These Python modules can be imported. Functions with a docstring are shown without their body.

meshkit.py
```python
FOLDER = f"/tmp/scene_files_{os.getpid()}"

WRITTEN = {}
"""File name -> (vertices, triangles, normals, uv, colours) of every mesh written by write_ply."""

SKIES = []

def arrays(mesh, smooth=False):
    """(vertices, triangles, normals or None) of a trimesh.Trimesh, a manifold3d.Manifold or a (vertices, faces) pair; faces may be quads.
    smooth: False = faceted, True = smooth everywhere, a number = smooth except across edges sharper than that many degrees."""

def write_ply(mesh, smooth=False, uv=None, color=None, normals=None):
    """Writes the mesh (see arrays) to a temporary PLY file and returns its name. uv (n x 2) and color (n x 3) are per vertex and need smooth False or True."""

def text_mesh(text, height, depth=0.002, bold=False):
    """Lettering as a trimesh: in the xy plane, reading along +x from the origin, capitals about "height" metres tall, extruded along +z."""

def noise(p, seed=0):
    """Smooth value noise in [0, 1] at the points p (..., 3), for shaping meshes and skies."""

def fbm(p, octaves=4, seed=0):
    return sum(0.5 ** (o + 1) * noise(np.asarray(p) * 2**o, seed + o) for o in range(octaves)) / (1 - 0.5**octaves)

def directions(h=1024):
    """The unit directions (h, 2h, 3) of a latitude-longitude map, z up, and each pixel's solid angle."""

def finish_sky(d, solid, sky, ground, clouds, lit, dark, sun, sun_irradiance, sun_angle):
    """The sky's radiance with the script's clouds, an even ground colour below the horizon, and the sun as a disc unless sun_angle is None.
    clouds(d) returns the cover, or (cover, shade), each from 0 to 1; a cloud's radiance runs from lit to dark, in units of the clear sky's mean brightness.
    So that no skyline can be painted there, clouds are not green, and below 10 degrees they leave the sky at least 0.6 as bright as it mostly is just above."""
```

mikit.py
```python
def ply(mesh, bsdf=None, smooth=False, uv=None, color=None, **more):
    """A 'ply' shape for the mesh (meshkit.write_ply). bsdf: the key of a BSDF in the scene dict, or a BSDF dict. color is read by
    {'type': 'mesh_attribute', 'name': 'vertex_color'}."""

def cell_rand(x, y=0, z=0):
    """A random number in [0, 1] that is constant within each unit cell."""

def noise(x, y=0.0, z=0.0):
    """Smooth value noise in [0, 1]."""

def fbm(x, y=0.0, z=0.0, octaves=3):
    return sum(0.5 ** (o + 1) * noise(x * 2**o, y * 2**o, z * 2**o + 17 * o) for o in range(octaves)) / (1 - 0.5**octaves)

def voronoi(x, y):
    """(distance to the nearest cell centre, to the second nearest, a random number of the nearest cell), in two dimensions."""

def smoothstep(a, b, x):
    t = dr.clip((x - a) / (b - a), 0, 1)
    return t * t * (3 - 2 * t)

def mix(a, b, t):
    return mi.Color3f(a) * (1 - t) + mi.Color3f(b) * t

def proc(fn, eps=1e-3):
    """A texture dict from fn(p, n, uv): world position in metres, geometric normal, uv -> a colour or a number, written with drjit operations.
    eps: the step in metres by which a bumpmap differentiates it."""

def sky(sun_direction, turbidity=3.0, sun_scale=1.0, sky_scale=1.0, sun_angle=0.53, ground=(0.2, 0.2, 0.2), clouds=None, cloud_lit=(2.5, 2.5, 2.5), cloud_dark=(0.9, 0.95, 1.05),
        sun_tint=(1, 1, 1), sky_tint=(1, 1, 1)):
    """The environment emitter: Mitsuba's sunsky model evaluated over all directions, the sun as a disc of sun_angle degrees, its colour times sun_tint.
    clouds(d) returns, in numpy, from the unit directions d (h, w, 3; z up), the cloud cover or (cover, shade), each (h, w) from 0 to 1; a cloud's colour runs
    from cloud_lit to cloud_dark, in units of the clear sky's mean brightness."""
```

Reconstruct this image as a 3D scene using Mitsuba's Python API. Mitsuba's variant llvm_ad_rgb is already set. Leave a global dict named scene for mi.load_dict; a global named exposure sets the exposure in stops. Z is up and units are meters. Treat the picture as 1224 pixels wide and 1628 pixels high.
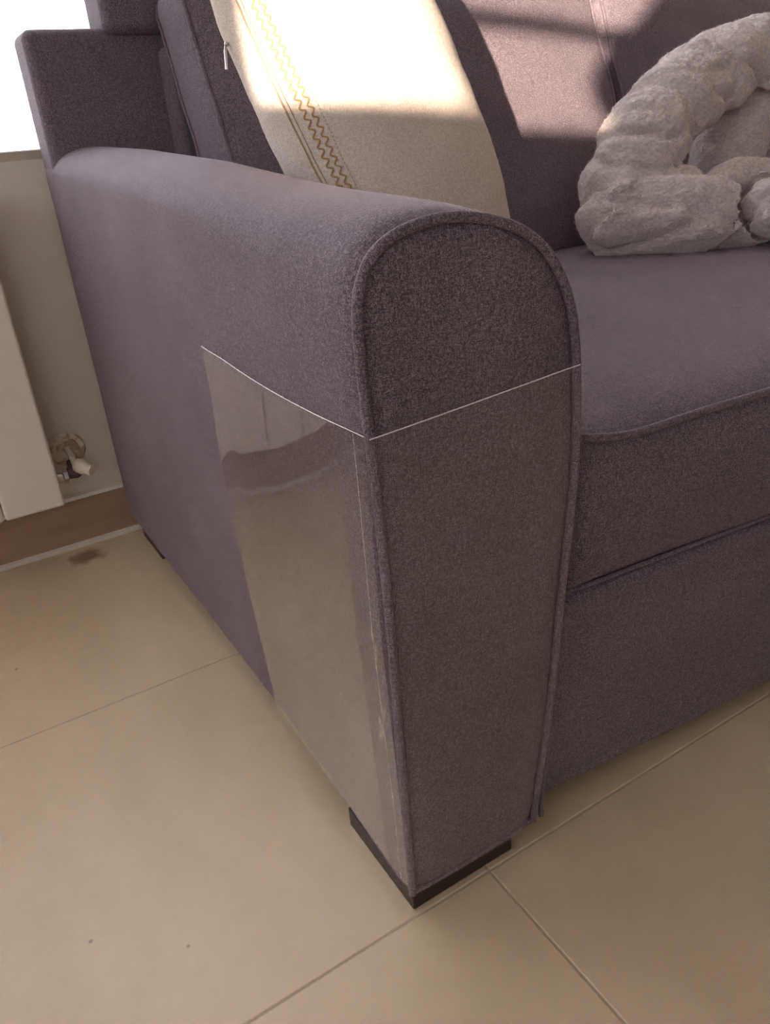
import math, sys
import numpy as np
import trimesh
import shapely
from shapely.geometry import Polygon, box as sbox
import mitsuba as mi
import drjit as dr
import mikit
from mikit import proc, noise, fbm, cell_rand, smoothstep, mix
import meshkit

T = mi.ScalarTransform4f
scene, labels = {}, {}
rng = np.random.default_rng(7)

# ------------------------------------------------------------------ camera, sky, sun, exposure
scene['camera'] = {'type': 'perspective', 'fov': 53.0, 'fov_axis': 'x', 'near_clip': 0.02, 'far_clip': 200.0,
                   'to_world': T().look_at(origin=[-0.26501, -0.47319, 0.74587], target=[0.17754, 0.30355, 0.29774],
                                           up=[0.29209, 0.34762, 0.89098])}
SUN_EL = math.radians(4.0)
SUN = np.array([-0.73, -0.68, 0.0]) / math.hypot(0.73, 0.68) * math.cos(SUN_EL) + np.array([0, 0, math.sin(SUN_EL)])
scene['sky'] = mikit.sky(SUN.tolist(), turbidity=3.0, sun_scale=1.0, sky_scale=1.0, ground=(0.45, 0.43, 0.40),
                         sun_tint=(0.41, 0.77, 5.2), clouds=lambda d: np.ones(d.shape[:2]), cloud_lit=(1.0, 0.99, 1.08))
exposure = 6.4

# ------------------------------------------------------------------ materials
def principled(col, rough=0.6, **k):
    c = col if isinstance(col, dict) else {'type': 'rgb', 'value': list(col)}
    return {'type': 'twosided', 'b': {'type': 'principled', 'base_color': c, 'roughness': rough, **k}}

def pick(p, n):
    """the two coordinates that run along the surface"""
    ax, ay, az = dr.abs(n.x), dr.abs(n.y), dr.abs(n.z)
    onx = (ax >= ay) & (ax >= az)
    onz = ~onx & (az >= ay)
    u = dr.select(onx, p.y, p.x)
    v = dr.select(onz, p.y, p.z)
    return u, v

def weave(p, n, s=0.00062, run=4.0):
    """heathered plain weave: short lighter and darker stretches of yarn both ways, 0..1"""
    u, v = pick(p, n)
    a, b = u / s, v / s
    ra, rb = dr.floor(a), dr.floor(b)
    warp = cell_rand(ra, dr.floor(b / run + 9 * cell_rand(ra, 3, 1)), 5)
    weft = cell_rand(dr.floor(a / run + 9 * cell_rand(rb, 7, 2)), rb, 9)
    over = cell_rand(ra + rb, ra - rb, 4)
    return dr.select(over > 0.5, warp, weft)

def sofa_col(p, n, uv):
    h = weave(p, n)
    h2 = weave(p, n, 0.0011, 5.0)
    big = fbm(p.x * 9, p.y * 9, p.z * 9, 2)
    t = 0.78 * h * h + 0.22 * h2 * h2
    k = 0.86 + 0.28 * big
    return mix([0.062, 0.050, 0.063], [0.300, 0.254, 0.298], t) * k

def linen_col(p, n, uv):
    h = weave(p, n, 0.0010, 3.0)
    return mix([0.61, 0.54, 0.475], [0.82, 0.755, 0.69], h)

def tile_col(p, n, uv):
    m = fbm(p.x * 5 + 3, p.y * 2.2, 1.5, 4)
    f = fbm(p.x * 60, p.y * 60, 2.5, 2)
    c = mix([0.575, 0.468, 0.315], [0.68, 0.565, 0.40], smoothstep(0.25, 0.8, m)) * (0.96 + 0.08 * f)
    # brown stain by the skirting, with a ragged rim, and a few specks
    dx, dy = (p.x + 0.107) / 0.045, (p.y - 1.045) / 0.040
    r = dr.sqrt(dx * dx + dy * dy) + 0.7 * (fbm(p.x * 50, p.y * 50, 4, 3) - 0.5)
    c = mix(c, [0.16, 0.075, 0.035], 0.75 * (1 - smoothstep(0.25, 1.0, r)))
    for sx, sy, sr in ((-0.292, 0.727, 0.0035), (-0.136, -0.072, 0.002), (-0.30, 0.165, 0.003), (-0.215, 0.10, 0.0022), (-0.26, 0.02, 0.0018)):
        d = dr.sqrt(dr.square(p.x - sx) + dr.square(p.y - sy))
        c = mix(c, [0.22, 0.15, 0.09], 0.6 * (1 - smoothstep(0.5 * sr, sr, d)))
    return c

def plaster_col(p, n, uv):
    m = fbm(p.x * 6, p.y * 6, p.z * 6, 3)
    return mix([0.66, 0.62, 0.55], [0.74, 0.70, 0.63], m)

def plaster_bump(p, n, uv):
    return fbm(p.x * 90, p.y * 90, p.z * 90, 3)

def fleece_col(p, n, uv):
    a = fbm(p.x * 260, p.y * 260, p.z * 260, 3)
    b = fbm(p.x * 22, p.y * 22, p.z * 22, 2)
    return mix([0.52, 0.47, 0.455], [0.70, 0.645, 0.625], smoothstep(0.2, 0.8, a)) * (0.97 + 0.06 * b)

def fleece_bump(p, n, uv):
    return fbm(p.x * 320, p.y * 320, p.z * 320, 3)

def skirting_col(p, n, uv):
    return mix([0.30, 0.20, 0.13], [0.40, 0.28, 0.185], fbm(p.x * 7, p.y * 30, p.z * 40, 3))

def rust_col(p, n, uv):
    r = fbm(p.x * 60, p.y * 60, p.z * 60, 3)
    return mix([0.72, 0.66, 0.55], [0.40, 0.22, 0.09], smoothstep(0.42, 0.62, r) * 0.8)

scene['fabric'] = {'type': 'twosided', 'b': {'type': 'principled', 'base_color': proc(sofa_col), 'roughness': 0.82, 'specular': 0.25, 'sheen': 1.0, 'sheen_tint': 0.25}}
scene['linen'] = {'type': 'twosided', 'b': {'type': 'diffuse', 'reflectance': proc(linen_col)}}
scene['tile'] = principled(proc(tile_col), 0.33, specular=0.45)
scene['grout'] = principled((0.46, 0.39, 0.30), 0.9)
scene['plaster'] = {'type': 'twosided', 'b': {'type': 'bumpmap', 'scale': 0.0012, 't': proc(plaster_bump), 'b': {'type': 'diffuse', 'reflectance': proc(plaster_col)}}}
scene['white_paint'] = principled((0.78, 0.75, 0.70), 0.6)
scene['low_bounce_paint'] = principled((0.26, 0.22, 0.20), 0.8)  # dark tone given to the unseen walls to cut bounced light
scene['ceiling_paint'] = principled((0.82, 0.80, 0.77), 0.8)
scene['radiator_enamel'] = principled((0.74, 0.69, 0.62), 0.38, specular=0.5)
scene['black_plastic'] = principled((0.016, 0.013, 0.013), 0.38)
scene['fleece'] = {'type': 'twosided', 'b': {'type': 'bumpmap', 'scale': 0.004, 't': proc(fleece_bump, eps=5e-4),
                   'b': {'type': 'principled', 'base_color': proc(fleece_col), 'roughness': 0.95, 'specular': 0.1, 'sheen': 0.6}}}
scene['pile'] = {'type': 'twosided', 'b': {'type': 'diffuse', 'reflectance': {'type': 'rgb', 'value': [0.68, 0.625, 0.605]}}}
scene['skirting'] = principled(proc(skirting_col), 0.4)
scene['rusty'] = principled(proc(rust_col), 0.5)
scene['chrome'] = principled((0.62, 0.60, 0.57), 0.3, metallic=0.9)
scene['dark_plastic'] = principled((0.075, 0.055, 0.055), 0.5)
scene['cream_plastic'] = principled((0.72, 0.66, 0.54), 0.4)
scene['gold_cord'] = principled((0.46, 0.29, 0.12), 0.55)
scene['thread'] = principled((0.42, 0.31, 0.19), 0.8)
scene['film'] = {'type': 'thindielectric', 'int_ior': 1.85, 'ext_ior': 1.0}
scene['film_matte'] = {'type': 'thindielectric', 'int_ior': 1.34, 'ext_ior': 1.0}
scene['film_edge_glint'] = principled((0.75, 0.74, 0.78), 0.15, specular=0.9)  # pale colour painted in for the highlight along the clear film edges
scene['glue'] = {'type': 'thindielectric', 'int_ior': 1.7, 'ext_ior': 1.0}
scene['glass'] = {'type': 'thindielectric', 'int_ior': 1.5, 'ext_ior': 1.0}
scene['marble'] = principled((0.66, 0.62, 0.54), 0.3)
scene['alu'] = principled((0.80, 0.79, 0.78), 0.35)

# ------------------------------------------------------------------ helpers
def put(key, mesh, bsdf, smooth=False, label=None, category=None, kind=None, group=None):
    n, k = key, 0
    while n in scene:
        k += 1
        n = f'{key}_{k:03d}'
    scene[n] = mikit.ply(mesh, bsdf, smooth=smooth)
    tag(n, label, category, kind, group)
    return n

def tag(n, label=None, category=None, kind=None, group=None):
    d = {k: v for k, v in (('label', label), ('category', category), ('kind', kind), ('group', group)) if v}
    if d:
        labels[n] = d

def bx(x0, x1, y0, y1, z0, z1, r=0.0):
    if r <= 0:
        m = trimesh.creation.box((x1 - x0, y1 - y0, z1 - z0))
        m.apply_translation(((x0 + x1) / 2, (y0 + y1) / 2, (z0 + z1) / 2))
        return m
    s = trimesh.creation.icosphere(3, r)
    pts = [s.vertices + np.array([a, b, c]) for a in (x0 + r, x1 - r) for b in (y0 + r, y1 - r) for c in (z0 + r, z1 - r)]
    return trimesh.convex.convex_hull(np.vstack(pts))

def cat(*m):
    return trimesh.util.concatenate([x for x in m])

def grid_faces(r, c, closed=False):
    i, j = np.meshgrid(np.arange(r - 1), np.arange(c if closed else c - 1), indexing='ij')
    j2 = (j + 1) % c
    a, b, d, e = i * c + j, i * c + j2, (i + 1) * c + j2, (i + 1) * c + j
    return np.stack([a, b, d, e], -1).reshape(-1, 4)

def grid_mesh(P, closed=False, flip=False):
    """P (r, c, 3)"""
    r, c = P.shape[:2]
    f = grid_faces(r, c, closed)
    if flip:
        f = f[:, ::-1]
    f = np.vstack([f[:, [0, 1, 2]], f[:, [0, 2, 3]]])
    return trimesh.Trimesh(P.reshape(-1, 3), f, process=False)

def loft(sections, caps=True):
    """closed rings (k, n, 3) -> closed mesh with fan caps"""
    S = np.asarray(sections, float)
    m = grid_mesh(S, closed=True)
    v, f = list(m.vertices), list(m.faces)
    if caps:
        k, n = S.shape[:2]
        for row, rev in ((0, False), (k - 1, True)):
            ci = len(v)
            v.append(S[row].mean(0))
            for j in range(n):
                a, b = row * n + j, row * n + (j + 1) % n
                f.append([ci, b, a] if not rev else [ci, a, b])
    m = trimesh.Trimesh(np.array(v), np.array(f), process=False)
    if m.volume < 0:
        m.invert()
    return m

def resample(P, n, closed=False):
    P = np.asarray(P, float)
    if closed:
        P = np.vstack([P, P[:1]])
    s = np.r_[0, np.cumsum(np.linalg.norm(np.diff(P, axis=0), axis=1))]
    t = np.linspace(0, s[-1], n, endpoint=not closed)
    return np.stack([np.interp(t, s, P[:, k]) for k in range(P.shape[1])], 1)

def spline(P, n):
    from scipy.interpolate import CubicSpline
    P = np.asarray(P, float)
    s = np.r_[0, np.cumsum(np.linalg.norm(np.diff(P, axis=0), axis=1))]
    return CubicSpline(s, P)(np.linspace(0, s[-1], n))

def tube(path, r, sides=10, caps=True):
    P = np.asarray(path, float)
    r = np.broadcast_to(r, len(P))
    t = np.gradient(P, axis=0)
    t /= np.linalg.norm(t, axis=1, keepdims=True)
    u = np.cross(t[0], [0.31, 0.77, 0.55]); u /= np.linalg.norm(u)
    rings = []
    a = np.arange(sides) * 2 * np.pi / sides
    for p, d, rr in zip(P, t, r):
        u = u - d * np.dot(u, d); u /= np.linalg.norm(u)
        w = np.cross(d, u)
        rings.append(p + rr * (np.cos(a)[:, None] * u + np.sin(a)[:, None] * w))
    return loft(rings, caps)

def lathe(profile, origin, axis, sides=32):
    """profile [(radius, height)] about axis through origin"""
    axis = np.asarray(axis, float) / np.linalg.norm(axis)
    u = np.cross(axis, [0.3, 0.2, 0.9]); u /= np.linalg.norm(u); w = np.cross(axis, u)
    a = np.arange(sides) * 2 * np.pi / sides
    return loft([np.asarray(origin) + axis * h + r * (np.cos(a)[:, None] * u + np.sin(a)[:, None] * w) for r, h in profile])

def wall_with_hole(outer, holes, map3, thick):
    """outer, holes: (a0, a1, z0, z1); extruded by thick; map3 turns (a, z, depth) to xyz"""
    p = sbox(outer[0], outer[2], outer[1], outer[3])
    for h in holes:
        p = p.difference(sbox(h[0], h[2], h[1], h[3]))
    m = trimesh.creation.extrude_polygon(p, thick, engine='earcut')
    m.vertices = np.array([map3(*v) for v in m.vertices])
    if m.volume < 0:
        m.invert()
    return m

def sst(a, b, x):
    t = np.clip((np.asarray(x, float) - a) / (b - a), 0, 1)
    return t * t * (3 - 2 * t)

# ------------------------------------------------------------------ the room
X0, X1, Y0, Y1, ZC = -2.3, 2.6, -3.0, 1.115, 2.55
put('floor', bx(X0 - .2, X1 + .2, Y0 - .2, Y1 + .2, -0.12, -0.0012), 'grout', kind='structure', label='beige ceramic tile floor with thin grout lines under the sofa')
TS, GX, GY, GAP = 0.5503, 0.0957, -0.0075, 0.0022
def tile_mesh(x0, x1, y0, y1, b=0.0012):
    lo, hi = -0.0012, 0.0
    ring = lambda i, z: np.array([[x0 + i, y0 + i, z], [x1 - i, y0 + i, z], [x1 - i, y1 - i, z], [x0 + i, y1 - i, z]])
    return loft([ring(0, lo), ring(0, hi - b * 0.6), ring(b, hi)])
rows = range(math.floor((Y0 - GY) / TS), math.ceil((Y1 - GY) / TS))
for j in rows:
    off = 0.0
    for i in range(math.floor((X0 - GX - off) / TS), math.ceil((X1 - GX - off) / TS)):
        x0, x1 = max(X0, GX + off + i * TS + GAP / 2), min(X1, GX + off + (i + 1) * TS - GAP / 2)
        y0, y1 = max(Y0, GY + j * TS + GAP / 2), min(Y1, GY + (j + 1) * TS - GAP / 2)
        if x1 - x0 > 0.02 and y1 - y0 > 0.02:
            put('floor__tile', tile_mesh(x0, x1, y0, y1), 'tile')
put('ceiling', bx(X0 - .2, X1 + .2, Y0 - .2, Y1 + .2, ZC, ZC + .1), 'ceiling_paint', kind='structure')
# back wall with the window behind the sofa
BW = (-1.3, 2.3, 0.735, 2.42)
put('wall_back', wall_with_hole((X0, X1, 0, ZC), [BW], lambda a, z, d: (a, Y1 + d, z), 0.2), 'plaster', kind='structure',
    label='off-white plastered wall behind the sofa and the radiator')
LW, LW3 = (-2.9, -1.82, 0.995, 2.2), (-1.05, 0.55, 1.0, 2.2)
put('wall_left', wall_with_hole((Y0 - .2, Y1 + .2, 0, ZC), [LW, LW3], lambda a, z, d: (X0 - d, a, z), 0.2), 'plaster', kind='structure')
FD = (-2.1, -0.9, 1.0, 2.3)
put('wall_front', wall_with_hole((X0, X1, 0, ZC), [FD], lambda a, z, d: (a, Y0 - d, z), 0.2), 'low_bounce_paint', kind='structure')
put('wall_right', bx(X1, X1 + .2, Y0 - .2, Y1 + .2, 0, ZC), 'low_bounce_paint', kind='structure')
def frame(x0, x1, z0, z1, y, w=0.05, d=0.05, bars=(), rails=()):
    parts = [bx(x0, x1, y, y + d, z0, z0 + w), bx(x0, x1, y, y + d, z1 - w, z1), bx(x0, x0 + w, y, y + d, z0 + w, z1 - w), bx(x1 - w, x1, y, y + d, z0 + w, z1 - w)]
    parts += [bx(b - w / 2, b + w / 2, y, y + d, z0 + w, z1 - w) for b in bars]
    parts += [bx(x0 + w, x1 - w, y, y + d, r - w / 2, r + w / 2) for r in rails]
    return cat(*parts)
put('window_1__frame', frame(BW[0], BW[1], BW[2], BW[3], Y1 + 0.12, 0.016, 0.05, (1.0,)), 'alu')
put('window_1__pane', bx(BW[0] + .016, BW[1] - .016, Y1 + 0.143, Y1 + 0.1432, BW[2] + .016, BW[3] - .016), 'glass')
tag('window_1', 'bright window above the plastered wall behind the sofa', kind='structure')
sill = loft([[(x, Y1 - 0.012 + 0.016 * (1 - math.cos(a)) if k < 9 else Y1 + 0.12, z) for k, (a, z) in enumerate(
    [(math.pi / 2, 0.733)] + [(math.pi / 2 - i * math.pi / 14, 0.733 + 0.016 * math.sin(i * math.pi / 14)) for i in range(8)] + [(0, 0.749), (0, 0.733)])] for x in (BW[0], 0.0, BW[1])])
put('trim_1', sill, 'marble', smooth=40, kind='structure', label='pale rounded window sill behind the sofa arm')
# left window: the low sun comes through it
def to_left(m):
    v = m.vertices.copy(); m.vertices = np.stack([X0 - 0.1 - (v[:, 1] - 0), v[:, 0], v[:, 2]], 1); m.invert(); return m
put('window_2__frame', to_left(frame(LW[0], LW[1], LW[2], LW[3], 0, 0.03, 0.05, (), (1.205,))), 'alu')
put('added_window_3__frame', to_left(frame(LW3[0], LW3[1], LW3[2], LW3[3], 0, 0.04, 0.05, (-0.25,))), 'alu')  # unseen window, added to throw sky light onto the left floor
tag('added_window_3', kind='structure')
tag('window_2', kind='structure')
put('added_window_4__frame', frame(FD[0], FD[1], FD[2], FD[3], Y0 - 0.12, 0.05, 0.05, (-1.5,)), 'alu')  # unseen window, added as sky fill for the front of the arm
tag('added_window_4', kind='structure')
# skirting of the back wall
prof = [(Y1, 0.0), (Y1 - 0.0125, 0.0), (Y1 - 0.0125, 0.097), (Y1 - 0.0105, 0.101), (Y1, 0.103)]
put('baseboard_back', loft([[(x, y, z) for y, z in prof] for x in (X0, X1)]), 'skirting', kind='structure', label='brown wooden skirting board along the wall behind the sofa')
put('trim_2', loft([[(x, y, z) for y, z in [(Y1, 0.103), (Y1 - 0.0135, 0.103), (Y1 - 0.0125, 0.110), (Y1, 0.112)]] for x in (X0, X1)]), 'white_paint', kind='structure',
    label='thin pale bead along the top of the brown skirting')
put('trim_3', loft([[(x, y, z) for y, z in [(Y1 - .0126, 0.0), (Y1 - 0.0195, 0.0), (Y1 - 0.0185, 0.006), (Y1 - .0126, 0.010)]] for x in (X0, X1)]), 'marble', kind='structure',
    label='thin pale grout bead between floor tiles and skirting')

# ------------------------------------------------------------------ radiator with its valve
tag('radiator', 'white panel radiator on the wall left of the sofa, rusty valve at its lower corner', 'radiator')
RX1, RY = -0.124, 1.005
for k in range(9):
    x1 = RX1 - k * 0.110
    put('radiator__section', bx(x1 - 0.108, x1, RY, RY + 0.078, 0.137, 0.70, 0.006), 'radiator_enamel', smooth=40)
VX, VZ = -0.079, 0.196
put('radiator__valve', cat(tube([(RX1 - .002, 1.047, VZ - .017), (RX1 + .012, 1.047, VZ - .017)], 0.010, 20), tube([(RX1 + .014, 1.047, VZ - .017), (RX1 + .022, 1.047, VZ - .017)], 0.013, 6)), 'chrome', smooth=30, label='chrome union nut')
put('radiator__valve__body', cat(lathe([(0.0085, 0), (.0125, .002), (0.0125, .018), (.010, .024), (.006, .026)], (VX - .022, 1.055, VZ - 0.014), (1, -0.15, -0.1), 20),
                                 lathe([(0.0085, 0), (.0085, .03)], (VX - .008, 1.05, VZ - 0.012), (0, 1, 0.3), 16)), 'dark_plastic', smooth=35, label='dark valve body')
put('radiator__valve__escutcheon', lathe([(0.004, 0.0), (0.034, 0.0), (0.035, .004), (0.032, .009), (0.024, 0.0085), (.020, .002), (.004, .002)], (VX - .004, Y1 - .0005, VZ + .014), (0, -1, 0), 40), 'rusty', smooth=40, label='round rust-stained wall cover')
put('radiator__valve__pipe', tube([(VX - .004, Y1 - .001, VZ + .014), (VX - .004, 1.068, VZ + .010), (VX - .004, 1.052, VZ - 0.004)], 0.006, 14), 'cream_plastic', smooth=40)
put('radiator__valve__cap', cat(lathe([(.006, 0), (0.0135, 0.001), (.0145, .004), (0.0145, .018), (.012, .022), (0.011, .024), (.011, .036), (.0095, .038)], (VX - .001, 1.052, VZ - .002), (0.50, -0.75, -0.20), 28)), 'cream_plastic', smooth=35, label='cream plastic valve cap')

# ------------------------------------------------------------------ the sofa
tag('sofa', 'purple-grey fabric sofa with a rounded, piped armrest, seen at its left arm', 'sofa')
# outline of the arm's front, (x, z), from bottom left over the top to bottom right
OUT = [(.0, .027), (.0, .12), (.0, .25), (.0, .40), (-.003, .52), (-.0055, .59), (-.0055, .62), (-.0035, .640), (.0015, .654), (.011, .667), (.026, .676), (.047, .682), (.069, .684), (.093, .682),
       (.119, .676), (.144, .666), (.164, .652), (.180, .633), (.191, .613), (.199, .588), (.2045, .549), (.2075, .48), (.2055, .42), (.199, .351), (.187, .2), (.172, .08), (.164, .027)]
OUT = spline(OUT, 160)
ztop = OUT[:, 1].max()
def rise(y):
    return np.interp(y, [0, .044, .18, .34, .5, .77, 1.1], [0, .005, .014, .027, .041, .056, .067])
def bottom(y):
    return np.interp(y, [0, .05, .16, .3, 1.1], [0.000, .003, .014, .024, .030])
rings = []
ys = np.r_[0.003, 0.006, 0.011, 0.018, 0.028, np.linspace(0.045, 1.06, 60), 1.075, 1.086, 1.092, 1.095]
ctr = np.array([0.10, 0.36])
for y in ys:
    w = sst(0.02, 0.30, y)
    P = OUT.copy()
    # behind the front the arm's inner side is upright
    P[:, 0] = np.where(P[:, 0] > 0.1, P[:, 0] + w * np.maximum(0, 0.205 - P[:, 0]) * sst(0.62, 0.45, P[:, 1]), np.where(P[:, 0] < 0, P[:, 0] * (1 - w), P[:, 0]))
    P[:, 1] += rise(y) * sst(0.40, 0.62, P[:, 1]) + bottom(y) * sst(0.25, 0.02, P[:, 1])
    puff = 0.004 * sst(0.0, 0.03, y) * sst(0.25, 0.05, y)
    e = 0.006 * (1 - sst(0.0, 0.012, y - 0.003)) + 0.010 * sst(1.07, 1.095, y) ** 2 - puff
    d = P - ctr; d /= np.linalg.norm(d, axis=1, keepdims=True)
    P = P - d * e
    ring = np.stack([P[:, 0], np.full(len(P), y), P[:, 1]], 1)
    q = (meshkit.fbm(ring * [4, 5, 4], 3, seed=3) - .5) * 0.004
    ring[:, 0] -= q * sst(0.02, 0.1, y); 
    rings.append(ring)
put('sofa__armrest', loft(rings), 'fabric', smooth=50)
# front panel of the arm
zz, K = [], 61
half = np.argmax(OUT[:, 1])
L, Rr = OUT[:half + 1], OUT[half:][::-1]
zrow = np.r_[np.linspace(.0275, .60, 80), .60 + (ztop - .0003 - .60) * np.sin(np.linspace(0.02, np.pi / 2, 36))]
rowsP = []
for z in zrow:
    xl, xr = np.interp(z, L[:, 1], L[:, 0]), np.interp(z, Rr[:, 1], Rr[:, 0])
    t = np.linspace(0, 1, K)
    x = xl + (xr - xl) * t
    edge = np.minimum(np.minimum((x - xl), (xr - x)), (ztop - z) * 1.2 + 0.0005)
    y = 0.0035 - 0.0055 * sst(0, 0.022, edge)
    pts = np.stack([x, y, np.full(K, z)], 1)
    y = y - (meshkit.fbm(pts * [16, 1, 7], 3, seed=5) - .5) * 0.006 * sst(0, 0.03, edge)
    y = y - 0.0025 * np.exp(-((x - 0.165 + 0.03 * (z - .45)) / 0.008) ** 2) * sst(.30, .36, z) * sst(.56, .48, z)
    pts[:, 1] = y
    rowsP.append(pts)
FP = np.array(rowsP)
front = grid_mesh(FP)
back = FP.copy(); back[..., 1] = 0.009
fm = cat(front, grid_mesh(back, flip=True))
put('sofa__armrest__front_panel', front, 'fabric', smooth=True)
path = np.stack([OUT[:, 0], np.full(len(OUT), -0.0005), OUT[:, 1]], 1)
put('sofa__armrest__piping', tube(path, 0.0042, 12), 'fabric', smooth=50)
path2 = path[6:-6].copy(); 
hem = np.array([(0.002, -0.001, .030), (0.05, -0.002, .029), (0.11, -0.002, .029), (.160, -.001, .030)])
put('sofa__armrest__hem', tube(spline(hem, 20), 0.0035, 8), 'fabric', smooth=50)
# legs
put('sofa__leg', bx(0.0, 0.134, 0.0, 0.138, 0.0, 0.0285, 0.0015), 'black_plastic', smooth=20, label='flat black block foot')
put('sofa__leg', bx(0.014, 0.134, 0.93, 1.06, 0.0, 0.058, 0.0015), 'black_plastic', smooth=20, label='flat black block foot')
put('sofa__leg', bx(1.70, 1.80, -0.05, 0.08, 0.0, 0.034, 0.0015), 'black_plastic', smooth=20)
put('sofa__leg', bx(1.70, 1.80, 0.93, 1.06, 0.0, 0.060, 0.0015), 'black_plastic', smooth=20)
# base front (the pull-out's rail), swings a little forward to the right
XE = 1.86
def yf(x):
    return 0.010 - 0.082 * (np.asarray(x) - 0.2)
def slab(x0, x1, z0, z1, yfun, depth, nx=70, nz=30, edge=0.012, crown=0.0, amp=0.003, seed=1):
    """upholstered block: rounded front, closed ring of sections along x"""
    secs = []
    for x in np.linspace(x0, x1, nx):
        y0 = float(yfun(x)); ring = []
        zb = np.linspace(z0, z1, nz)
        fy = y0 + edge * (1 - np.sqrt(np.clip(1 - (np.clip((np.abs(zb - (z0 + z1) / 2) - ((z1 - z0) / 2 - edge)), 0, edge) / edge) ** 2, 0, 1)))
        ring += list(zip(fy, zb))
        yt = np.linspace(y0 + edge, depth, 40)[1:]
        zt = z1 + crown * np.sin(np.clip((yt - y0) / (depth - y0), 0, 1) * np.pi) ** 0.6
        ring += list(zip(yt, zt))
        ring += list(zip(np.full(8, depth), np.linspace(z1, z0, 10)[1:-1]))
        ring += list(zip(np.linspace(depth, y0 + edge, 20), np.full(20, z0)))
        secs.append([(x, a, b) for a, b in ring])
    S = np.array(secs)
    S[..., 1] += (meshkit.fbm(S * 7, 3, seed=seed) - .5) * amp * 2
    return loft(S)
put('sofa__base', slab(0.176, XE, 0.029, 0.30, lambda x: yf(x) + 0.004, 1.02, edge=0.008, amp=0.003, seed=8), 'fabric', smooth=50)
fl = np.array([(.176 + .013 * t, -.001 + .004 * math.sin(3 * t), .027 + .12 * t) for t in np.linspace(0, 1, 16)])
put('sofa__base__seam_flap', tube(np.vstack([fl, fl[-1:] + [.002, .012, .02]]), np.r_[np.full(16, .0032), .001], 8), 'fabric', smooth=50)
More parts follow.
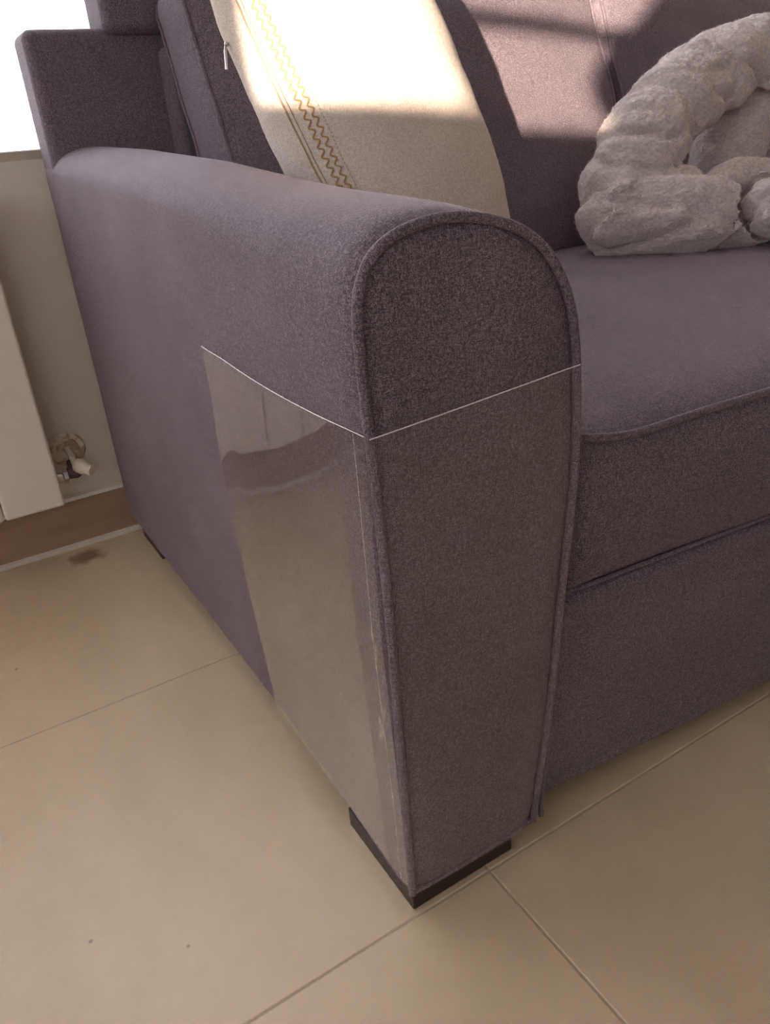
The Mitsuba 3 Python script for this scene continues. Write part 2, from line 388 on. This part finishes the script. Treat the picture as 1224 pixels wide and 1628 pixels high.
# seat cushion with its piped front edge
def zfront(x):
    return 0.462 + 0.019 * np.exp(-((np.asarray(x) - 0.205) / 0.035)) - 0.004 * np.exp(-((np.asarray(x) - .30) / .05) ** 2) + 0.012 * sst(.4, .9, x)
secs = []
xs = np.r_[np.linspace(0.206, 0.26, 14), np.linspace(0.27, XE, 90)]
pip = []
for x in xs:
    y0, zt = float(yf(x)), float(zfront(x))
    lft = 1 - sst(0.206, 0.236, x)             # rounded left corner
    zb = 0.302 - 0.004 * np.exp(-((x - .2) / .03) ** 2)
    z = np.linspace(zb, zt, 34)
    bulge = 0.016 * np.sin(np.clip((z - zb) / (zt - zb), 0, 1) * np.pi) ** 0.7
    ring = [(x, y0 + 0.012 + 0.010 * lft - b * (1 - .7 * lft), c) for b, c in zip(bulge, z)]
    pip.append((x, y0 + 0.0065 + 0.010 * lft, zt + 0.001))
    t = np.linspace(0, 1, 50)[1:]
    ring += [(x, y0 + 0.012 + 0.010 * lft + a * (0.98 - y0), zt + (0.040 - 0.012 * lft) * (1 - (1 - min(a / .45, 1)) ** 2) ** .5 * 0.95 - 0.02 * sst(.6, 1, a)) for a in t]
    ring += [(x, .99, c) for c in np.linspace(.46, .31, 6)]
    ring += [(x, c, zb) for c in np.linspace(.98, y0 + .03, 14)]
    secs.append(ring)
S = np.array(secs)
nz_ = (meshkit.fbm(S * [6, 6, 6], 3, seed=12) - .5) * 0.010
S[..., 1] += nz_ * 0.6; 
S[..., 2] += nz_ * (S[..., 1] > 0.08)
put('sofa__seat_cushion', loft(S), 'fabric', smooth=50)
put('sofa__seat_cushion__piping', tube(spline(pip[::3] + [pip[-1]], 200), 0.0042, 10), 'fabric', smooth=50)
hemp = [(x, float(yf(x)) + 0.009 + 0.01 * (1 - sst(.206, .236, x)), 0.302 - 0.004 * math.exp(-((x - .2) / .03) ** 2)) for x in np.linspace(.208, XE, 40)]
put('sofa__seat_cushion__seam', tube(spline(hemp, 160), 0.0028, 8), 'fabric', smooth=50)
# the back
put('sofa__backrest', bx(0.001, XE, 1.00, 1.094, 0.10, 0.917, 0.016), 'fabric', smooth=40)
put('sofa__headrest', bx(0.126, XE, 0.985, 1.092, 0.905, 1.03, 0.018), 'fabric', smooth=40, label='raised headrest block')
put('sofa__back_pad', bx(0.206, XE, 0.955, 1.005, 0.50, 0.888, 0.018), 'fabric', smooth=40)

# ------------------------------------------------------------------ back cushions
def back_cushion(name, x0, x1, label, seed, bulge=0.035):
    """boxed cushion leaning on the back: front face, gusset, piping round both seams"""
    W, H, D = x1 - x0, 0.50, 0.135
    def place(a, b, c):
        """a across, b up, c depth (0 front)"""
        z = 0.505 + b * 0.93 + c * -0.06
        y = 0.665 + b * 0.39 + c * 0.93
        return np.stack([x0 + a, y, z], -1)
    n = 46
    def inset(t):    # rounded-square parameter
        return t
    th = np.linspace(0, 2 * np.pi, 200, endpoint=False)
    r = 0.045
    base = Polygon([(0, 0), (W, 0), (W, H), (0, H)]).buffer(-r).buffer(r, quad_segs=12)
    rim = resample(np.array(base.exterior.coords)[:-1], 220, closed=True)
    # slightly curved-in sides between the corners
    c0 = np.array([W / 2, H / 2])
    def ringat(k, depth):
        P = c0 + (rim - c0) * k
        return place(P[:, 0], P[:, 1], depth if np.ndim(depth) else np.full(len(P), depth))
    secs = []
    for k in np.linspace(0.02, 1, 30):
        secs.append(ringat(k, -bulge * (1 - k ** 2.6) ** 0.8))
    for d in np.linspace(0, D, 10)[1:-1]:
        secs.append(ringat(1 + 0.022 * math.sin(d / D * math.pi) / max(W, H), d))
    for k in np.linspace(1, 0.02, 16):
        secs.append(ringat(k, D + 0.02 * (1 - k ** 2.4)))
    S = np.array(secs)
    S[..., 1] += (meshkit.fbm(S * [7, 7, 9], 3, seed=seed) - .5) * 0.016
    S[..., 0] += (meshkit.fbm(S * [4, 6, 8], 3, seed=seed + 9) - .5) * 0.012
    put(name + '__cover', loft(S), 'fabric', smooth=55)
    key = name
    fr, rr = S[29], S[29 + 9]
    put(name + '__piping', tube(np.vstack([fr, fr[:1]]), 0.0035, 8, False), 'fabric', smooth=50)
    put(name + '__piping', tube(np.vstack([rr, rr[:1]]), 0.0035, 8, False), 'fabric', smooth=50)
    tag(name, label, 'cushion')
back_cushion('back_cushion', 0.212, 1.045, 'purple-grey piped back cushion directly behind the beige throw pillow', 21)
back_cushion('back_cushion_001', 1.070, 1.85, 'purple-grey piped back cushion behind the fluffy blanket, in shadow', 33)

# ------------------------------------------------------------------ beige throw pillow
tag('throw_pillow', 'beige linen throw pillow with zigzag trim, propped between armrest and back cushion', 'pillow')
PC = np.array([0.299, 0.465, 0.760])
pn = np.array([0.10, -0.95, 0.30]); pn /= np.linalg.norm(pn)
tilt = math.radians(17)
pu = np.array([1, 0, 0]) - pn * pn[0]; pu /= np.linalg.norm(pu)
pv = np.cross(pu, pn) * -1
if pv[2] < 0: pv = -pv
U = pu * math.cos(tilt) + pv * math.sin(tilt)
V = -pu * math.sin(tilt) + pv * math.cos(tilt)
HU, HV, TH = 0.148, 0.265, 0.085
def pil(u, v, side, lift=0.0):
    """u, v in -1..1 -> point of the pillow's surface"""
    u, v = np.asarray(u, float), np.asarray(v, float)
    h = np.clip((1 - np.abs(u) ** 2.6) * (1 - np.abs(v) ** 2.8), 0, 1) ** 0.55
    pin = 1 - 0.07 * (1 - np.abs(v) ** 2) * np.abs(u) ** 3 * 0
    cu = u * (1.02 - 0.17 * v ** 2) * HU
    cv = v * (1 - 0.10 * u ** 4) * HV
    return PC + cu[..., None] * U + cv[..., None] * V + side * (TH * h + lift)[..., None] * pn
g = np.sin(np.linspace(-1, 1, 61) * np.pi / 2)
gu, gv = np.meshgrid(g, g, indexing='ij')
A_, B_ = pil(gu, gv, 1), pil(gu, gv, -1)
m = cat(grid_mesh(A_), grid_mesh(B_, flip=True))
m.merge_vertices()
m.fix_normals()
wv = m.vertices
m.vertices = wv + m.vertex_normals * ((meshkit.fbm(wv * 14, 3, seed=41) - .5) * 0.008)[:, None]
put('throw_pillow__cover', m, 'linen', smooth=60)
tv = np.linspace(-0.96, 0.96, 400)
def ridge(u, lift):
    P = pil(u, tv, 1, np.full(len(tv), lift))
    return P + 0.0
def on_cover(P):
    """set trims on the wrinkled cover"""
    return P + pn * ((meshkit.fbm(P * 14, 3, seed=41) - .5) * 0.008)[:, None]
amp = 0.012
for u0, ph in ((-0.865, 0), (-0.82, 1.1)):
    zig = u0 + amp * np.sin(tv * HV / 0.0105 * np.pi + ph) 
    tvd = np.linspace(-0.96, 0.96, 1000)
    P = pil(u0 + amp * np.sin(tvd * HV / 0.0058 * np.pi + ph), tvd, 1, np.full(1000, 0.001))
    put('throw_pillow__zigzag_trim', tube(on_cover(P), 0.0011, 6), 'gold_cord', smooth=50)
for u0, rr in ((-0.935, .0011), (-0.915, .0006)):
    put('throw_pillow__seam_cord', tube(on_cover(pil(np.full(400, u0), tv, 1, np.full(400, 0.0006))), rr, 6), 'thread', smooth=50)
for u0 in (-0.775,):
    st = [tube(on_cover(pil(np.full(4, u0), np.linspace(a, a + 0.009, 4), 1, np.full(4, 0.0004))), 0.0005, 5) for a in np.arange(-.95, .95, .017)]
    put('throw_pillow__stitch_row', cat(*st), 'thread', smooth=50, kind='stuff')
zp = pil(np.array([-0.99]), np.array([0.52]), -1)[0]
put('throw_pillow__zipper_pull', cat(tube([zp + [-.004, 0, .002], zp + [-.006, -.002, -.004], zp + [-.008, -.003, -.022]], [.0012, .0018, .0016], 8), trimesh.creation.icosphere(2, 0.0028).apply_translation(zp + [-.003, -.001, .003])), 'chrome', smooth=40)

# ------------------------------------------------------------------ fluffy blanket: a heap shaped as a smooth distance field
def surface_nets(F, origin, h):
    """mesh of F = 0 (inside negative) by naive surface nets"""
    nx, ny, nz = F.shape
    ins = F < 0
    acc = np.zeros((nx - 1, ny - 1, nz - 1, 3)); cnt = np.zeros((nx - 1, ny - 1, nz - 1))
    cor = [(a, b, c) for a in (0, 1) for b in (0, 1) for c in (0, 1)]
    V_ = {c: F[c[0]:nx - 1 + c[0], c[1]:ny - 1 + c[1], c[2]:nz - 1 + c[2]] for c in cor}
    for a in cor:
        for k in range(3):
            if a[k] == 0:
                b = tuple(1 if i == k else a[i] for i in range(3))
                fa, fb = V_[a], V_[b]
                cr = (fa < 0) != (fb < 0)
                t = np.where(cr, fa / np.where(cr, fa - fb, 1), 0)
                for i in range(3):
                    acc[..., i] += np.where(cr, a[i] + (t if i == k else 0), 0)
                cnt += cr
    act = cnt > 0
    idx = -np.ones(act.shape, int); idx[act] = np.arange(act.sum())
    g_ = np.stack(np.nonzero(act), 1)
    verts = np.asarray(origin) + h * (g_ + acc[act] / cnt[act][:, None])
    faces = []
    for k in range(3):
        i, j = [(1, 2), (2, 0), (0, 1)][k]
        sl0 = [slice(1, n - 1) for n in F.shape]; sl1 = list(sl0)
        sl0[k] = slice(0, F.shape[k] - 1); sl1[k] = slice(1, F.shape[k])
        a, b = ins[tuple(sl0)], ins[tuple(sl1)]
        for flip, mask in ((False, a & ~b), (True, ~a & b)):
            p = np.stack(np.nonzero(mask), 1)
            p += np.array([0 if q == k else 1 for q in range(3)])
            def at(di, dj):
                q = p.copy(); q[:, i] += di; q[:, j] += dj
                return idx[q[:, 0], q[:, 1], q[:, 2]]
            f = np.stack([at(-1, -1), at(0, -1), at(0, 0), at(-1, 0)], 1)
            faces.append(f[:, ::-1] if flip else f)
    f = np.vstack(faces)
    return trimesh.Trimesh(verts, np.vstack([f[:, [0, 1, 2]], f[:, [0, 2, 3]]]), process=False)

def chain(P, pts, rad):
    d = np.full(P.shape[:-1], 9.0)
    pts = np.array(pts, float)
    for a, b, ra, rb in zip(pts[:-1], pts[1:], rad[:-1], rad[1:]):
        ab = b - a
        t = np.clip(((P - a) @ ab) / (ab @ ab), 0, 1)
        d = np.minimum(d, np.linalg.norm(P - a - t[..., None] * ab, axis=-1) - (ra + (rb - ra) * t))
    return d
def smin(a, b, k):
    h = np.clip(0.5 + 0.5 * (b - a) / k, 0, 1)
    return b + (a - b) * h - k * h * (1 - h)
h = 0.0042
lo, hi = np.array([0.70, 0.14, 0.485]), np.array([1.50, 0.72, 0.96])
gx = [np.arange(a, b, h) for a, b in zip(lo, hi)]
P = np.stack(np.meshgrid(*gx, indexing='ij'), -1)
warp = np.stack([meshkit.fbm(P * 9, 2, seed=60 + k) for k in range(3)], -1) - .5
Q = P + warp * 0.030
arch_path = spline([(.850, .55, .575), (.862, .55, .655), (.918, .55, .718), (1.005, .55, .762), (1.11, .55, .790), (1.24, .55, .815), (1.42, .55, .79)], 16)
arch = chain(Q, arch_path, np.linspace(.076, .062, 16))
outer = chain(Q, arch_path[3:] + np.array([.012, .03, .020]), np.full(13, .046))
roll = chain(Q, spline([(.850, .535, .580), (.900, .475, .572), (.96, .43, .566), (1.015, .405, .572)], 8), [.083, .081, .078, .075, .071, .066, .062, .058])
lobe = chain(Q, spline([(.995, .365, .580), (1.04, .335, .583), (1.10, .305, .570), (1.17, .275, .56)], 6), [.048, .056, .060, .064, .068, .072])
swirl = chain(Q, spline([(1.03, .325, .606), (1.065, .30, .60), (1.075, .275, .575), (1.06, .27, .55)], 8), np.linspace(.030, .024, 8))
top_roll = chain(Q, spline([(.965, .455, .603), (1.03, .445, .618), (1.12, .435, .604), (1.25, .42, .59)], 8), np.full(8, .036))
lump = chain(P + warp * .012, spline([(1.140, .56, .58), (1.135, .56, .66), (1.16, .56, .695), (1.22, .56, .70)], 8), np.linspace(.070, .060, 8))
rest = chain(Q, [(1.33, .55, .56), (1.40, .52, .58)], [.11, .13])
F = smin(arch, outer, .010)
F = np.maximum(F, -(lump - .016))
F = smin(F, roll, .008)
F = np.maximum(F, -(top_roll - .007))
F = smin(F, top_roll, .003)
F = np.maximum(F, -(lobe - .008))
F = smin(F, lobe, .003)
F = smin(F, swirl, .004)
F = np.minimum(F, lump)
F = smin(F, rest, .02)
# creases: valleys of stretched noise, two families of folds
c1 = np.abs(meshkit.noise(P @ np.array([[14, 4, 0], [9, 6, 3], [3, 0, 17.0]]).T, 75) - .5)
c2 = np.abs(meshkit.noise(P @ np.array([[30, 22, 4], [5, 8, 10], [0, 4, 12.0]]).T, 78) - .5)
lowp = sst(.70, .62, P[..., 2])
onl = np.clip((np.minimum(arch, roll) - lump) / .02, 0, 1)
F = F + (0.010 * (1 - sst(0, .15, c1)) * (1 - .7 * lowp) + 0.010 * (1 - sst(0, .18, c2)) * (.35 + .65 * lowp)) * (1 - .85 * onl)
F = F + (meshkit.fbm(P * [26, 26, 26], 2, seed=70) - .5) * 0.010 + (meshkit.fbm(P * 120, 2, seed=72) - .5) * 0.0065
F = np.maximum(F, 0.4985 - P[..., 2])
for k in range(3):
    for e in (0, -1):
        np.moveaxis(F, k, 0)[e] = np.maximum(np.moveaxis(F, k, 0)[e], 0.002)
bl = surface_nets(F, lo, h)
from scipy.sparse import coo_matrix
ed_ = bl.edges_unique
adj = coo_matrix((np.ones(len(ed_) * 2), (np.r_[ed_[:, 0], ed_[:, 1]], np.r_[ed_[:, 1], ed_[:, 0]])), shape=(len(bl.vertices),) * 2).tocsr()
deg = np.maximum(np.asarray(adj.sum(1)), 1)
for lam in (.5, -.52, .5, -.52):
    bl.vertices = bl.vertices + lam * (adj @ bl.vertices / deg - bl.vertices)
put('blanket', bl, 'fleece', smooth=True, label='fluffy grey-beige fleece blanket crumpled in a heap on the sofa seat', category='blanket')

# short pile: tufts of thin tapered hairs standing off the cloth
NP_ = 60000
fi = rng.choice(len(bl.faces), NP_, p=bl.area_faces / bl.area)
w_ = rng.dirichlet((1, 1, 1), NP_)
root = (bl.vertices[bl.faces[fi]] * w_[..., None]).sum(1)
nn = bl.face_normals[fi] + rng.normal(0, .45, (NP_, 3)) + (np.stack([meshkit.noise(root * 160, 90 + k) for k in range(3)], -1) - .5) * 2.0
nn /= np.linalg.norm(nn, axis=1, keepdims=True)
side_ = np.cross(nn, rng.normal(0, 1, (NP_, 3))); side_ /= np.linalg.norm(side_, axis=1, keepdims=True)
ln_ = rng.uniform(.0025, .006, NP_)[:, None]
hv = np.stack([root - side_ * .0003 - nn * .001, root + side_ * .0003 - nn * .001, root + nn * ln_], 1).reshape(-1, 3)
put('blanket__pile', trimesh.Trimesh(hv, np.arange(NP_ * 3).reshape(-1, 3), process=False), 'pile', kind='stuff')

# ------------------------------------------------------------------ clear film stuck round the corner of the arm
tag('protective_film', 'clear glossy plastic film stuck round the front corner of the armrest', 'plastic film')
ze = np.linspace(0, 1, 40)
def film_y(t):   # rear edge of the side sheet, t from bottom to top
    return np.interp(t, [0, .05, .15, .3, .5, .7, .92, 1], [.306, .310, .322, .331, .339, .340, .331, .338])
def film_side(s, t):
    """s from the corner (0) to the rear edge (1)"""
    y = film_y(t) * s - 0.0005
    zb = 0.037 + 0.024 * np.clip(s, 0, 1) ** 0.7
    zt = 0.540 + 0.007 * s - 0.012 * np.sin(s * np.pi) ** 1.0 * 0.3
    z = zb + (zt - zb) * t
    x = -0.0052 - 0.0046 * sst(0.1, 0.7, t) + 0.0010 * (1 - sst(0, .22, s)) - 0.0035 * np.sin(np.clip(s, 0, 1) * np.pi) * (0.15 + 0.85 * t) - 0.003 * sst(.8, 1, s)
    return np.stack([x, y, z], -1)
s_, t_ = np.meshgrid(np.linspace(0.0, 1, 40), np.linspace(0, 1, 50), indexing='ij')
SP = film_side(0.125 + 0.875 * s_, t_)
SP[..., 0] += (meshkit.fbm(SP * [1, 9, 5], 2, seed=81) - .5) * 0.004
put('protective_film__side_sheet', grid_mesh(SP), 'film', smooth=True)
def film_front(s, t):
    z0 = 0.036 - 0.004 * s
    z1 = 0.540 + 0.012 * s
    z = z0 + (z1 - z0) * t
    xl = -0.0085
    xr = np.interp(z, Rr[:, 1], Rr[:, 0]) - 0.003 - 0.018 * sst(.12, .03, z)
    return np.stack([xl + (xr - xl) * s, -0.0072 - 0.0012 * np.sin(s * np.pi), z], -1)
FS = film_front(s_, t_)
FS[..., 1] -= (meshkit.fbm(FS * [14, 1, 7], 2, seed=83) ) * 0.003
put('protective_film__front_sheet', grid_mesh(FS), 'film_matte', smooth=True)
put('protective_film__cut_edge', tube(FS[:, -1], 0.0005, 6), 'film_edge_glint', smooth=50, label='cut top edge, its highlight painted as a pale line')
put('protective_film__cut_edge', tube(film_side(np.linspace(0, 1, 40), np.ones(40)), 0.0004, 6), 'film_edge_glint', smooth=50)
# doubled strip of film along the corner, with bubbles of glue
st = film_side(np.linspace(0.0, .130, 10)[:, None] + 0 * np.linspace(0, 1, 60)[None], np.linspace(0, 1, 60)[None] + 0 * np.linspace(0, .13, 10)[:, None])
st[..., 0] -= 0.0004
put('protective_film__corner_strip', grid_mesh(st), 'film_matte', smooth=True)
put('protective_film__corner_strip__rim', tube(st[3], 0.0002, 5), 'film_edge_glint', smooth=50)
for k in range(16):
    s, t = rng.uniform(.02, .08), rng.uniform(.03, .66)
    p = film_side(np.array([s]), np.array([t]))[0]
    b = trimesh.creation.icosphere(2, 1.0); b.apply_scale([.0004, .0012 + .001 * rng.random(), .002 + .006 * rng.random() ** 2])
    b.apply_translation(p + [-.0016, 0, 0])
    put('protective_film__glue_spot', b, 'glue', smooth=True)

# ------------------------------------------------------------------ unseen round shape added on the left window sill to block the sun
blocker_prof = [(.01, 0), (.15, 0), (.20, .03), (.243, .10), (.248, .14), (.225, .19), (.17, .24), (.135, .29), (.13, .40), (.132, .56), (.142, .60), (.13, .595), (.12, .56), (.118, .40), (.125, .29), (.16, .235), (.20, .185), (.222, .14), (.21, .09), (.15, .02), (.01, .015)]
put('sun_blocker', lathe(blocker_prof, (X0 - 0.05, -2.668, 0.996), (0, 0, 1), 48), 'marble', smooth=40, label='added unseen sun blocker, round-bodied with a thick neck, on the sill of the side window', category='sun_blocker')
